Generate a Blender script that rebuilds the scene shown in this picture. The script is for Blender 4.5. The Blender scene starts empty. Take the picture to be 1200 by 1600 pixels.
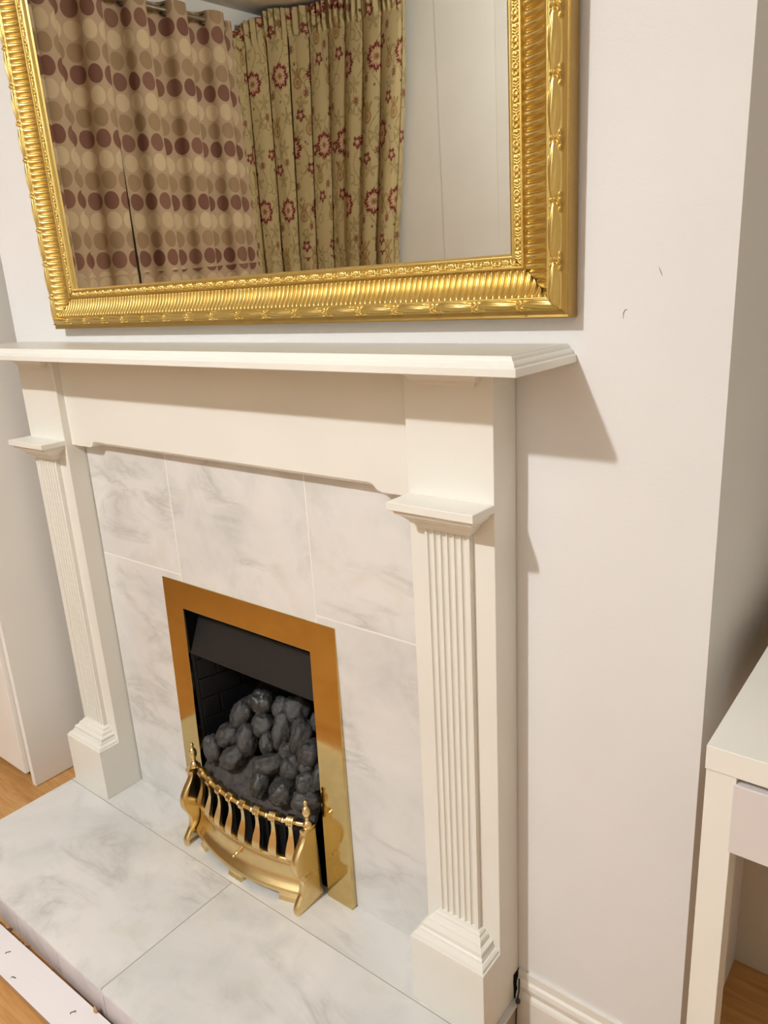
import bpy, bmesh, math, random
import numpy as np
from mathutils import Vector, Matrix, noise
SC = bpy.context.scene
COL = SC.collection

# ------------------------------------------------------------------ camera
def make_camera():
    cd = bpy.data.cameras.new('camera'); co = bpy.data.objects.new('camera', cd); COL.objects.link(co)
    C = Vector((1.10655, -0.90782, 1.18318))
    a, b, c = math.radians(-39.00814), math.radians(16.74067), math.radians(-3.2607)
    ca, sa, cb, sb, cc, sc = math.cos(a), math.sin(a), math.cos(b), math.sin(b), math.cos(c), math.sin(c)
    r = Vector((ca, -sa, 0)); f = Vector((sa*cb, ca*cb, -sb)); u = r.cross(f)
    r2 = r*cc + u*sc; u2 = u*cc - r*sc
    co.matrix_world = Matrix(((r2.x, u2.x, -f.x, C.x), (r2.y, u2.y, -f.y, C.y), (r2.z, u2.z, -f.z, C.z), (0, 0, 0, 1)))
    cd.sensor_fit = 'HORIZONTAL'; cd.sensor_width = 36; cd.lens = 36*1188.68/1200; cd.clip_start = 0.02
    SC.camera = co
make_camera()

# ------------------------------------------------------------------ world, exposure
w = bpy.data.worlds.new('world'); SC.world = w; w.use_nodes = True
w.node_tree.nodes['Background'].inputs[0].default_value = (1, 0.93, 0.85, 1)
w.node_tree.nodes['Background'].inputs[1].default_value = 0.05
SC.view_settings.view_transform = 'Standard'
try: SC.view_settings.look = 'None'
except Exception: pass
SC.view_settings.gamma = 1; SC.view_settings.use_curve_mapping = False
SC.view_settings.exposure = 0.05

# ------------------------------------------------------------------ the room's ceiling lamp (its light) with an added spot
LIGHT_POS = Vector((-0.01, -2.105, 2.635))
def lamp_with_added_spot():
    """a ceiling lamp, plus a spot added at the same point to even out the wall brightness"""
    for kind, en, col in (('POINT', 75, (0.970, 0.990, 0.985)), ('SPOT', 108, (0.960, 0.985, 1.03))):
        ld = bpy.data.lights.new('lamp_with_added_spot', kind); ld.energy = en; ld.color = col; ld.shadow_soft_size = 0.045
        lo = bpy.data.objects.new('bulb_or_added_spot', ld); lo.location = LIGHT_POS; COL.objects.link(lo)
        if kind == 'SPOT':  # added spot, aimed low so the lower wall gets more light
            ld.spot_size = math.radians(100); ld.spot_blend = 1.0
            lo.rotation_euler = (Vector((0.05, -0.20, -0.95))-LIGHT_POS).to_track_quat('-Z', 'Y').to_euler()
lamp_with_added_spot()

HZ = -0.07      # floor level (hearth top is 0)
CEIL = 2.72
XIN, W_ = 0.468, 0.61

# ------------------------------------------------------------------ helpers
def link(name, me, mat=None, parent=None):
    o = bpy.data.objects.new(name, me); COL.objects.link(o)
    if mat is not None and me is not None:
        me.materials.clear(); me.materials.append(mat)
    if parent is not None: o.parent = parent
    return o
def tag(o, label, cat, group=None, kind=None):
    if label: o['label'] = label
    if cat: o['category'] = cat
    if group: o['group'] = group
    if kind: o['kind'] = kind
    return o
def thing(name, label, cat, loc=(0, 0, 0), group=None):
    o = bpy.data.objects.new(name, None); o.empty_display_size = 0.05; o.location = loc; COL.objects.link(o)
    return tag(o, label, cat, group)
def struct(o):
    o['kind'] = 'structure'; return o
def local(o):
    """mesh was written in world coordinates: keep it there under a moved parent"""
    if o.parent: o.location = -Vector(o.parent.location)
    return o
class B:
    def __init__(s): s.bm = bmesh.new()
    def box(s, x0, x1, y0, y1, z0, z1, bev=0.0):
        m = Matrix.Translation(((x0+x1)/2, (y0+y1)/2, (z0+z1)/2)) @ Matrix.Diagonal((abs(x1-x0), abs(y1-y0), abs(z1-z0), 1))
        r = bmesh.ops.create_cube(s.bm, size=1, matrix=m)
        if bev > 0:
            es = list({e for v in r['verts'] for e in v.link_edges})
            bmesh.ops.bevel(s.bm, geom=es, offset=bev, segments=2, affect='EDGES', profile=0.5)
        return s
    def faces(s, vs, fs):
        vv = [s.bm.verts.new(v) for v in vs]
        for f in fs:
            try: s.bm.faces.new([vv[i] for i in f])
            except ValueError: pass
        return s
    def loft(s, rings, cap=True, closed=True):
        R = [[s.bm.verts.new(v) for v in r] for r in rings]
        n = len(R[0])
        for a, b in zip(R, R[1:]):
            for i in range(n if closed else n-1):
                j = (i+1) % n
                try: s.bm.faces.new((a[i], a[j], b[j], b[i]))
                except ValueError: pass
        if cap:
            try:
                s.bm.faces.new(R[0][::-1]); s.bm.faces.new(R[-1])
            except ValueError: pass
        return s
    def prism(s, pts, x0, x1, ax=0):
        """extrude a 2D outline (list of (p,q)) along axis ax"""
        def P(v, p, q):
            return (v, p, q) if ax == 0 else ((p, v, q) if ax == 1 else (p, q, v))
        return s.loft([[P(x0, *p) for p in pts], [P(x1, *p) for p in pts]])
    def lathe(s, prof, c, seg=20):
        rings = [[(c[0]+r*math.cos(2*math.pi*k/seg), c[1]+r*math.sin(2*math.pi*k/seg), c[2]+z) for k in range(seg)] for r, z in prof]
        return s.loft(rings)
    def tube(s, pts, r, seg=10):
        pts = [Vector(p) for p in pts]; rings = []
        for i, p in enumerate(pts):
            t = (pts[min(i+1, len(pts)-1)] - pts[max(i-1, 0)]).normalized()
            u = t.cross(Vector((0, 0, 1)));
            if u.length < 1e-4: u = t.cross(Vector((0, 1, 0)))
            u.normalize(); v = t.cross(u)
            rr = r[i] if isinstance(r, (list, tuple)) else r
            rings.append([tuple(p + (u*math.cos(2*math.pi*k/seg) + v*math.sin(2*math.pi*k/seg))*rr) for k in range(seg)])
        return s.loft(rings)
    def obj(s, name, mat, parent=None, smooth=False, angle=35, bevel=0.0):
        bmesh.ops.recalc_face_normals(s.bm, faces=s.bm.faces)
        me = bpy.data.meshes.new(name); s.bm.to_mesh(me); s.bm.free()
        if smooth:
            for p in me.polygons: p.use_smooth = True
            try: me.set_sharp_from_angle(angle=math.radians(angle))
            except Exception: pass
        o = link(name, me, mat, parent)
        if bevel > 0:
            m = o.modifiers.new('bevel', 'BEVEL'); m.width = bevel; m.segments = 2; m.limit_method = 'ANGLE'; m.angle_limit = math.radians(40)
        return o
def grid_mesh(name, V, nu, nv, mat, parent=None, uv=None, col=None, smooth=True):
    """V: array (nu,nv,3)"""
    me = bpy.data.meshes.new(name)
    V = np.asarray(V, dtype=np.float32).reshape(-1, 3)
    idx = np.arange(nu*nv).reshape(nu, nv)
    q = np.stack([idx[:-1, :-1], idx[1:, :-1], idx[1:, 1:], idx[:-1, 1:]], -1).reshape(-1, 4)
    me.vertices.add(len(V)); me.vertices.foreach_set('co', V.ravel())
    me.loops.add(q.size); me.loops.foreach_set('vertex_index', q.ravel().astype(np.int32))
    me.polygons.add(len(q)); me.polygons.foreach_set('loop_start', (np.arange(len(q))*4).astype(np.int32))
    me.polygons.foreach_set('loop_total', np.full(len(q), 4, dtype=np.int32))
    me.update(calc_edges=True)
    if smooth: me.polygons.foreach_set('use_smooth', np.ones(len(q), dtype=bool))
    if uv is not None:
        l = me.uv_layers.new(name='UVMap'); U = np.asarray(uv, dtype=np.float32).reshape(-1, 2)[q.ravel()]
        l.data.foreach_set('uv', U.ravel())
    if col is not None:
        c = me.color_attributes.new('pattern', 'FLOAT_COLOR', 'POINT')
        cc = np.ones((len(V), 4), dtype=np.float32); cc[:, :3] = np.asarray(col).reshape(-1, 3); c.data.foreach_set('color', cc.ravel())
    me.validate()
    return link(name, me, mat, parent)

# ------------------------------------------------------------------ materials
def lin(c):
    return tuple(((v/255)/12.92 if v/255 <= 0.04045 else ((v/255+0.055)/1.055)**2.4) for v in c)
class NT:
    def __init__(s, name):
        s.m = bpy.data.materials.new(name); s.m.use_nodes = True; s.t = s.m.node_tree; s.b = s.t.nodes['Principled BSDF']
    def n(s, typ, **kw):
        nd = s.t.nodes.new(typ)
        for k, v in kw.items():
            if k in nd.inputs.keys() if False else False: pass
            if hasattr(nd, k): setattr(nd, k, v)
            else: nd.inputs[k.replace('_', ' ')].default_value = v
        return nd
    def l(s, a, b): s.t.links.new(a, b)
    def math(s, op, a, b=None, c=None):
        nd = s.t.nodes.new('ShaderNodeMath'); nd.operation = op
        for i, v in enumerate((a, b, c)):
            if v is None: continue
            if isinstance(v, (int, float)): nd.inputs[i].default_value = v
            else: s.l(v, nd.inputs[i])
        return nd.outputs[0]
    def mix(s, f, a, b):
        nd = s.t.nodes.new('ShaderNodeMix'); nd.data_type = 'RGBA'
        for i, v in ((0, f), (6, a), (7, b)):
            if isinstance(v, (int, float)): nd.inputs[i].default_value = v
            elif isinstance(v, tuple): nd.inputs[i].default_value = (*v[:3], 1)
            else: s.l(v, nd.inputs[i])
        return nd.outputs[2]
    def ramp(s, f, stops):
        nd = s.t.nodes.new('ShaderNodeValToRGB'); e = nd.color_ramp.elements
        while len(e) < len(stops): e.new(0.5)
        for el, (p, c) in zip(e, stops):
            el.position = p; el.color = (*((c, c, c) if isinstance(c, (int, float)) else c), 1)
        s.l(f, nd.inputs[0]); return nd.outputs[0]
    def coords(s, kind='Object', scale=(1, 1, 1), rot=(0, 0, 0), off=None):
        tc = s.t.nodes.new('ShaderNodeTexCoord'); mp = s.t.nodes.new('ShaderNodeMapping')
        mp.inputs['Scale'].default_value = scale; mp.inputs['Rotation'].default_value = rot
        s.l(tc.outputs[kind], mp.inputs['Vector'])
        if off is not None: s.l(off, mp.inputs['Location'])
        return mp.outputs[0]
    def noise(s, vec, scale, detail=4, rough=0.5, dist=0.0):
        nd = s.t.nodes.new('ShaderNodeTexNoise'); nd.inputs['Scale'].default_value = scale; nd.inputs['Detail'].default_value = detail
        nd.inputs['Roughness'].default_value = rough; nd.inputs['Distortion'].default_value = dist; s.l(vec, nd.inputs['Vector']); return nd.outputs[0]
    def bump(s, h, strength=0.1, dist=0.001):
        nd = s.t.nodes.new('ShaderNodeBump'); nd.inputs['Strength'].default_value = strength; nd.inputs['Distance'].default_value = dist
        s.l(h, nd.inputs['Height']); s.l(nd.outputs[0], s.b.inputs['Normal'])
    def set(s, col=None, rough=None, metal=None, spec=None, coat=None):
        if col is not None:
            if isinstance(col, tuple): s.b.inputs['Base Color'].default_value = (*col[:3], 1)
            else: s.l(col, s.b.inputs['Base Color'])
        if rough is not None:
            if isinstance(rough, (int, float)): s.b.inputs['Roughness'].default_value = rough
            else: s.l(rough, s.b.inputs['Roughness'])
        if metal is not None: s.b.inputs['Metallic'].default_value = metal
        if spec is not None: s.b.inputs['Specular IOR Level'].default_value = spec
        if coat is not None: s.b.inputs['Coat Weight'].default_value = coat
        return s.m

def m_paint(name, c, rough=0.5, var=0.02, bump=0.05, scale=60, spec=0.4):
    t = NT(name); v = t.coords()
    n1 = t.noise(v, 5, 3); n2 = t.noise(v, scale, 4)
    c2 = tuple(max(0, x*(1-var*3)) for x in c)
    t.bump(n2, bump, 0.002)
    return t.set(t.mix(t.ramp(n1, [(0.35, 0.0), (0.7, 1.0)]), c, c2), rough, 0, spec)
M = {}
M['wall'] = m_paint('wall_paint', (0.80, 0.785, 0.77), 0.75, 0.01, 0.12, 220, 0.25)
M['wall_back'] = m_paint('back_wall_paint', (0.86, 0.835, 0.79), 0.75, 0.01, 0.1, 220, 0.2)
M['wall_alcove'] = m_paint('alcove_wall_shaded', (0.60, 0.53, 0.42), 0.8, 0.01, 0.1, 220, 0.15)  # darkened wall colour that holds the shade under the desk
M['ceiling'] = m_paint('stippled_ceiling', (0.78, 0.76, 0.72), 0.9, 0.03, 1.0, 90, 0.1)
M['wood_paint'] = m_paint('cream_gloss_paint', (0.85, 0.825, 0.75), 0.36, 0.012, 0.05, 40, 0.45)
M['shelf_top'] = m_paint('dulled_shelf_paint', (0.64, 0.60, 0.51), 0.30, 0.03, 0.06, 40, 0.45)
M['skirt'] = m_paint('skirting_gloss_paint', (0.85, 0.81, 0.74), 0.35, 0.03, 0.12, 45, 0.45)
M['ward'] = m_paint('white_laminate', (0.92, 0.885, 0.83), 0.45, 0.008, 0.02, 80, 0.4)
M['desk'] = m_paint('white_foil', (0.86, 0.84, 0.77), 0.42, 0.006, 0.01, 80, 0.4)
M['drawer'] = m_paint('drawer_foil_shaded', (0.72, 0.67, 0.655), 0.45, 0.006, 0.01, 80, 0.4)  # desk foil darkened: the drawer front's weaker light put into its colour
M['grout'] = m_paint('cream_grout', (0.90, 0.87, 0.80), 0.7, 0.03, 0.2, 200, 0.2)
M['hgrout'] = m_paint('dirty_hearth_grout', (0.46, 0.40, 0.33), 0.8, 0.05, 0.2, 200, 0.2)
M['mdf'] = m_paint('raw_board_edge', (0.50, 0.30, 0.16), 0.8, 0.05, 0.3, 200, 0.2)
M['black_metal'] = m_paint('matt_black_metal', (0.010, 0.010, 0.011), 0.5, 0.02, 0.05, 60, 0.5)
M['canopy'] = m_paint('charcoal_canopy_metal', (0.014, 0.0125, 0.0125), 0.42, 0.02, 0.08, 40, 0.5)
M['brick'] = m_paint('black_ceramic_brick', (0.007, 0.007, 0.008), 0.4, 0.02, 0.3, 90, 0.5)
M['soot_shade'] = m_paint('soot_shade_black', (0.006, 0.006, 0.006), 0.9, 0.02, 0.1, 60, 0.2)  # soot of the firebox; also stands in for shade in two gaps
M['rubber'] = m_paint('dark_rubber', (0.015, 0.018, 0.025), 0.45, 0.02, 0.05, 60, 0.5)
M['pole'] = m_paint('brushed_steel', (0.42, 0.38, 0.31), 0.3, 0.02, 0.03, 60, 0.5); M['pole'].node_tree.nodes['Principled BSDF'].inputs['Metallic'].default_value = 0.9
M['eyelet'] = m_paint('dark_nickel', (0.12, 0.11, 0.10), 0.3, 0.02, 0.03, 60, 0.5); M['eyelet'].node_tree.nodes['Principled BSDF'].inputs['Metallic'].default_value = 0.9
M['holder'] = m_paint('white_plastic', (0.8, 0.78, 0.74), 0.4, 0.01, 0.02, 60, 0.4)

def m_marble():
    t = NT('white_marble'); oi = t.t.nodes.new('ShaderNodeObjectInfo')
    cb = t.t.nodes.new('ShaderNodeCombineXYZ')
    r = t.math('MULTIPLY', oi.outputs['Random'], 37.0); r2 = t.math('MULTIPLY', oi.outputs['Random'], -19.0)
    t.l(r, cb.inputs[0]); t.l(r2, cb.inputs[1]); t.l(r, cb.inputs[2])
    v = t.coords('Object', (1, 1, 1), (0.3, 0.5, 0.6), cb.outputs[0])
    big = t.noise(v, 3.5, 5, 0.55, 0.6); med = t.noise(v, 9, 7, 0.6, 0.5)
    vs = t.coords('Object', (1.0, 2.2, 3.2), (0.5, 0.75, 0.35), cb.outputs[0])
    vn = t.noise(vs, 3.2, 8, 0.60, 0.7)
    vein = t.math('ABSOLUTE', t.math('SUBTRACT', vn, 0.5))
    veinm = t.ramp(vein, [(0.0, 1.0), (0.02, 0.55), (0.09, 0.0)])
    brk = t.ramp(t.noise(v, 6, 3), [(0.46, 0.0), (0.62, 1.0)])
    veinm = t.math('MULTIPLY', veinm, brk)
    base = t.mix(t.ramp(big, [(0.30, 0.0), (0.68, 1.0)]), (0.83, 0.805, 0.775), (0.69, 0.68, 0.655))
    base = t.mix(t.ramp(med, [(0.50, 0.0), (0.72, 0.5)]), base, (0.56, 0.57, 0.56))
    base = t.mix(t.math('MULTIPLY', t.ramp(t.noise(v, 8, 4, 0.5, 1), [(0.56, 0.0), (0.75, 1.0)]), 0.30), base, (0.64, 0.58, 0.45))
    base = t.mix(t.math('MULTIPLY', veinm, 0.48), base, (0.40, 0.39, 0.35))
    return t.set(base, 0.22, 0, 0.5)
M['marble'] = m_marble()
def m_slip():
    t = NT('glazed_slip_tile'); v = t.coords(); n = t.noise(v, 14, 4, 0.5, 1)
    return t.set(t.mix(t.ramp(n, [(0.4, 0.0), (0.7, 1.0)]), (0.66, 0.60, 0.60), (0.55, 0.51, 0.50)), 0.3, 0, 0.5)
M['slip'] = m_slip()
def m_wood():
    t = NT('oak_laminate'); oi = t.t.nodes.new('ShaderNodeObjectInfo'); cb = t.t.nodes.new('ShaderNodeCombineXYZ')
    t.l(t.math('MULTIPLY', oi.outputs['Random'], 23.0), cb.inputs[0]); t.l(t.math('MULTIPLY', oi.outputs['Random'], 7.0), cb.inputs[1])
    v = t.coords('Object', (1.2, 9, 9), (0, 0, 0), cb.outputs[0]); n = t.noise(v, 3.2, 8, 0.62, 1.4)
    v2 = t.coords('Object', (3, 60, 60), (0, 0, 0), cb.outputs[0]); g = t.noise(v2, 6, 5, 0.6, 0.4)
    c = t.ramp(n, [(0.25, (0.42, 0.185, 0.050)), (0.5, (0.60, 0.315, 0.105)), (0.75, (0.70, 0.41, 0.165))])
    c = t.mix(t.math('MULTIPLY', t.ramp(g, [(0.45, 0.0), (0.7, 1.0)]), 0.35), c, (0.33, 0.15, 0.045))
    t.bump(g, 0.06, 0.001)
    return t.set(c, 0.34, 0, 0.45)
M['wood'] = m_wood()
def m_board():
    t = NT('white_board_scuffed'); v = t.coords(); n = t.noise(v, 150, 5, 0.6); n0 = t.noise(v, 28, 3, 0.5)
    spots = t.math('MULTIPLY', t.ramp(t.noise(v, 33, 2, 0.3), [(0.755, 0.0), (0.78, 1.0)]), 0.8)
    return t.set(t.mix(spots, (0.88, 0.83, 0.83), (0.12, 0.10, 0.08)), 0.4, 0, 0.4)
M['board'] = m_board()
def m_gold():
    t = NT('antique_gilt'); v = t.coords(); n = t.noise(v, 14, 5, 0.6); n2 = t.noise(v, 300, 3, 0.5)
    c = t.mix(t.ramp(n, [(0.3, 0.0), (0.75, 1.0)]), (0.74, 0.545, 0.19), (0.62, 0.43, 0.12))
    t.bump(n2, 0.10, 0.0006)
    return t.set(c, t.ramp(n, [(0.3, 0.30), (0.8, 0.40)]), 0.90, 0.5)
M['gold'] = m_gold()
def m_brass(name, c, r0, r1, bp=0.035):
    t = NT(name); v = t.coords(); n = t.noise(v, 9, 5, 0.6, 0.8); n2 = t.noise(v, 70, 4, 0.6)
    cc = t.mix(t.ramp(n, [(0.4, 0.0), (0.75, 1.0)]), c, tuple(x*0.86 for x in c))
    t.bump(n2, bp, 0.0008)
    return t.set(cc, t.ramp(n, [(0.3, r0), (0.8, r1)]), 1.0, 0.5)
M['gilt_shade'] = m_paint('shaded_gilt_edge', (.44, .28, .075), .36, .03, .05, 80, .5)  # darker gilt copy: shade of the frame's outer slope put into the colour
M['gilt_shade'].node_tree.nodes['Principled BSDF'].inputs['Metallic'].default_value = 0.7
M['brass'] = m_brass('polished_brass', (0.66, 0.50, 0.215), 0.06, 0.12)
M['brass_cast'] = m_brass('cast_brass', (0.84, 0.65, 0.33), 0.22, 0.30, 0.004)
def m_mirror():
    t = NT('mirror_silvering'); v = t.coords(); n = t.noise(v, 2, 2)
    return t.set(t.mix(n, (0.87, 0.87, 0.81), (0.88, 0.88, 0.82)), 0.0, 1.0, 0.5)
M['mirror'] = m_mirror()
def m_coal(name, c1, c2, r0, r1):
    t = NT(name); v = t.coords(); n = t.noise(v, 55, 6, 0.65, 0.5); n2 = t.noise(v, 160, 5, 0.6)
    t.bump(n2, 0.8, 0.0020)
    return t.set(t.mix(t.ramp(n, [(0.35, 0.0), (0.7, 1.0)]), c1, c2), t.ramp(n, [(0.35, r0), (0.7, r1)]), 0, 0.5)
M['coal'] = m_coal('ceramic_coal', (0.026, 0.026, 0.028), (0.070, 0.062, 0.054), 0.38, 0.7)
M['coal_shiny'] = m_coal('glossy_ceramic_coal', (0.025, 0.026, 0.028), (0.06, 0.058, 0.048), 0.12, 0.4)
M['ash'] = m_coal('ash_grey_fuel_bed', (0.075, 0.062, 0.056), (0.035, 0.033, 0.034), 0.7, 0.9)
def m_dots():
    t = NT('spotted_curtain_fabric')
    uvn = t.t.nodes.new('ShaderNodeUVMap'); sp = t.t.nodes.new('ShaderNodeSeparateXYZ'); t.l(uvn.outputs[0], sp.inputs[0])
    PX, PZ = 0.090, 0.2897/3
    u = t.math('DIVIDE', sp.outputs[0], PX); z = t.math('DIVIDE', t.math('SUBTRACT', sp.outputs[1], 2.492), PZ)
    zi = t.math('ROUND', z); du = t.math('SUBTRACT', u, t.math('ROUND', u)); dz = t.math('SUBTRACT', z, zi)
    ui = t.math('ROUND', u)
    d = t.math('SQRT', t.math('ADD', t.math('POWER', t.math('MULTIPLY', du, 1.0), 2), t.math('POWER', t.math('MULTIPLY', dz, 0.98), 2)))
    mask = t.math('LESS_THAN', d, 0.44)
    k = t.math('FLOORED_MODULO', zi, 3.0)     # 0 dark row, -1 cream row, -2 tan row
    is0 = t.math('LESS_THAN', k, 0.5); is2 = t.math('GREATER_THAN', k, 1.5)
    wn = t.t.nodes.new('ShaderNodeTexWhiteNoise'); wn.noise_dimensions = '2D'; cb = t.t.nodes.new('ShaderNodeCombineXYZ'); t.l(ui, cb.inputs[0]); t.l(zi, cb.inputs[1]); t.l(cb.outputs[0], wn.inputs[0])
    dark = t.mix(wn.outputs[0], (0.19, 0.080, 0.060), (0.25, 0.125, 0.088))
    tan = t.mix(wn.outputs[0], (0.33, 0.22, 0.125), (0.38, 0.26, 0.15))
    cream = t.mix(wn.outputs[0], (0.60, 0.465, 0.295), (0.66, 0.52, 0.335))
    dc = t.mix(is0, t.mix(is2, tan, cream), dark)
    wv = t.noise(t.coords('Object', (1, 1, 1)), 700, 2)
    base = t.mix(wv, (0.47, 0.345, 0.225), (0.52, 0.385, 0.255))
    c = t.mix(mask, base, dc)
    return t.set(t.mix(t.math('MULTIPLY', wv, 0.15), c, (0.25, 0.17, 0.1)), 0.85, 0, 0.2)
M['dots'] = m_dots()
def m_floral():
    t = NT('floral_curtain_fabric'); a = t.t.nodes.new('ShaderNodeVertexColor'); a.layer_name = 'pattern'
    n = t.noise(t.coords(), 500, 3)
    return t.set(t.mix(t.math('MULTIPLY', n, 0.12), a.outputs[0], (0.2, 0.14, 0.07)), 0.8, 0, 0.2)
M['floral'] = m_floral()

# ------------------------------------------------------------------ room shell
X0, X1, Y0, Y1 = -2.74, 1.98, -3.15, 0.345   # left wall, right wall, back wall, alcove back
XR, XL = 0.877, -0.714
fl = struct(B().box(X0-.1, X1+.1, Y0-.1, Y1+.1, HZ-0.08, HZ-0.014).obj('floor', M['mdf']))
k = 0; y = Y0
proto_pl = {}
rnd = random.Random(3)
while y < Y1:
    x = X0 - rnd.random()*1.2; y2 = min(y+0.192, Y1+.02)
    while x < X1:
        a, b = max(x, X0), min(x+1.29, X1)
        if b-a > .03:
            B().box(a+.0003, b-.0003, y+.0003, y2-.0003, HZ-0.013, HZ, 0.0).obj('plank', M['wood'], fl)
        x += 1.29
    y += 0.192
struct(B().box(X0-.1, X1+.1, Y0-.1, Y1+.1, CEIL, CEIL+.1).obj('ceiling', M['ceiling']))
struct(B().box(X0-.1, X0, Y0-.1, Y1+.1, HZ, CEIL).obj('wall_left', M['wall_back']))
struct(B().box(X1, X1+.1, Y0-.1, Y1+.1, HZ, CEIL).obj('wall_right', M['wall_back']))
wb = struct(B().box(X0, X1, Y0-.1, Y0, HZ, CEIL).obj('wall_back', M['wall_back']))
struct(B().box(-1.575, X1, Y0, Y0+.003, HZ, CEIL).obj('trim_1', M['wall_back']))
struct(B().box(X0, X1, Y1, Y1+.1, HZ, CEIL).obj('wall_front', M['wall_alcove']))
# chimney breast with the fire opening
cbm = B()
cbm.box(XL, -.19, 0, Y1, HZ, CEIL).box(.20, XR, 0, Y1, HZ, CEIL).box(-.19, .20, 0, Y1, .57, CEIL).box(-.19, .20, .24, Y1, HZ, .57)
struct(cbm.obj('wall_chimney_breast', M['wall']))
# skirting
def skirting(name, p0, p1, nrm, h=0.124):
    prof = [(0, 0), (.016, 0), (.016, h*.62), (.014, h*.66), (.010, h*.70), (.0115, h*.74), (.0125, h*.80), (.0105, h*.86), (.007, h*.89), (.0062, h), (0, h)]
    p0, p1, n = Vector(p0), Vector(p1), Vector(nrm)
    return struct(B().loft([[tuple(p + n*a + Vector((0, 0, HZ+b))) for a, b in prof] for p in (p0, p1)]).obj(name, M['skirt']))
skirting('baseboard_front', (W_+.0028, 0, 0), (XR+.012, 0, 0), (0, -1, 0))
skirting('baseboard_back', (X0, Y0+.0035, 0), (X1, Y0+.0035, 0), (0, 1, 0))
skirting('baseboard_left', (X0, Y0, 0), (X0, Y1, 0), (1, 0, 0))
skirting('baseboard_right', (X1, Y0, 0), (X1, Y1, 0), (-1, 0, 0))

# ------------------------------------------------------------------ hearth
hearth = thing('hearth', 'raised white marble hearth of large tiles with chipped front edge under the fireplace', 'hearth', (0, -.22, HZ))
def P(o): return local(o)
P(B().box(-.6155, .6155, -.4235, -.0005, HZ+.0005, -.0006).obj('hearth_slab', M['hgrout'], hearth))
G = .0010
def mtile(x0, x1, y0, y1): return P(B().box(x0+G, x1-G, y0+G, y1-G, -.0075, 0, 0.0004).obj('tile', M['marble'], hearth))
mtile(-.6205, .0024, -.429, -.1196); mtile(.0024, .6205, -.429, -.1196)
mtile(-.6205, .6205, -.1196, -.001)
xs = [-.6205, -.4655, -.3126, -.1527, .0050, .163, .321, .479, .6205]
for a, b in zip(xs, xs[1:]):
    P(B().box(a+.0009, b-.0009, -.4275, -.4235, HZ+.001, -.0095, 0.0005).obj('slip_tile', M['slip'], hearth))
P(B().box(-.6205, .6205, -.4290, -.4245, -.0095, -.0070).obj('edge_bead', M['slip'], hearth))
P(B().box(-.6205, -.616, -.424, -.001, HZ+.001, -.0076).obj('side_slip', M['slip'], hearth))

# ------------------------------------------------------------------ marble back panel
back = thing('fireplace_back_panel', 'veined white marble tile panel behind the brass fire trim', 'back panel', (0, -.01, 0))
P(B().box(-.4600, -.195, -.0160, -.0002, 0.0005, .93).box(.205, .4675, -.0160, -.0002, 0.0005, .93).box(-.195, .205, -.0160, -.0002, .575, .93).obj('grout_bed', M['grout'], back))
def btile(pts):
    P(B().prism(pts, -.0165, -.0120, 1).obj('tile', M['marble'], back, bevel=.0005))
JL, JR, ZJ, g = -.1729, .2129, .6205, .0015
P(B().box(-.4630, -.4600, -.0120, -.0002, .0005, .93).obj('gap_shade_strip', M['soot_shade'], back))  # dark strip painting the shade between left leg and marble
def rect(x0, x1, z0, z1): return [(x0+g, z0+g), (x1-g, z0+g), (x1-g, z1-g), (x0+g, z1-g)]
btile(rect(-.4605, JL, ZJ, .93)); btile(rect(JL, JR, .577, .93)); btile(rect(JR, .4677, ZJ, .93))
btile([(-.4605, .0008), (-.194, .0008), (-.194, .577), (JL-g, .577), (JL-g, ZJ-g), (-.4605, ZJ-g)])
btile([(.4677, .0008), (.204, .0008), (.204, .577), (JR+g, .577), (JR+g, ZJ-g), (.4677, ZJ-g)])

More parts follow.
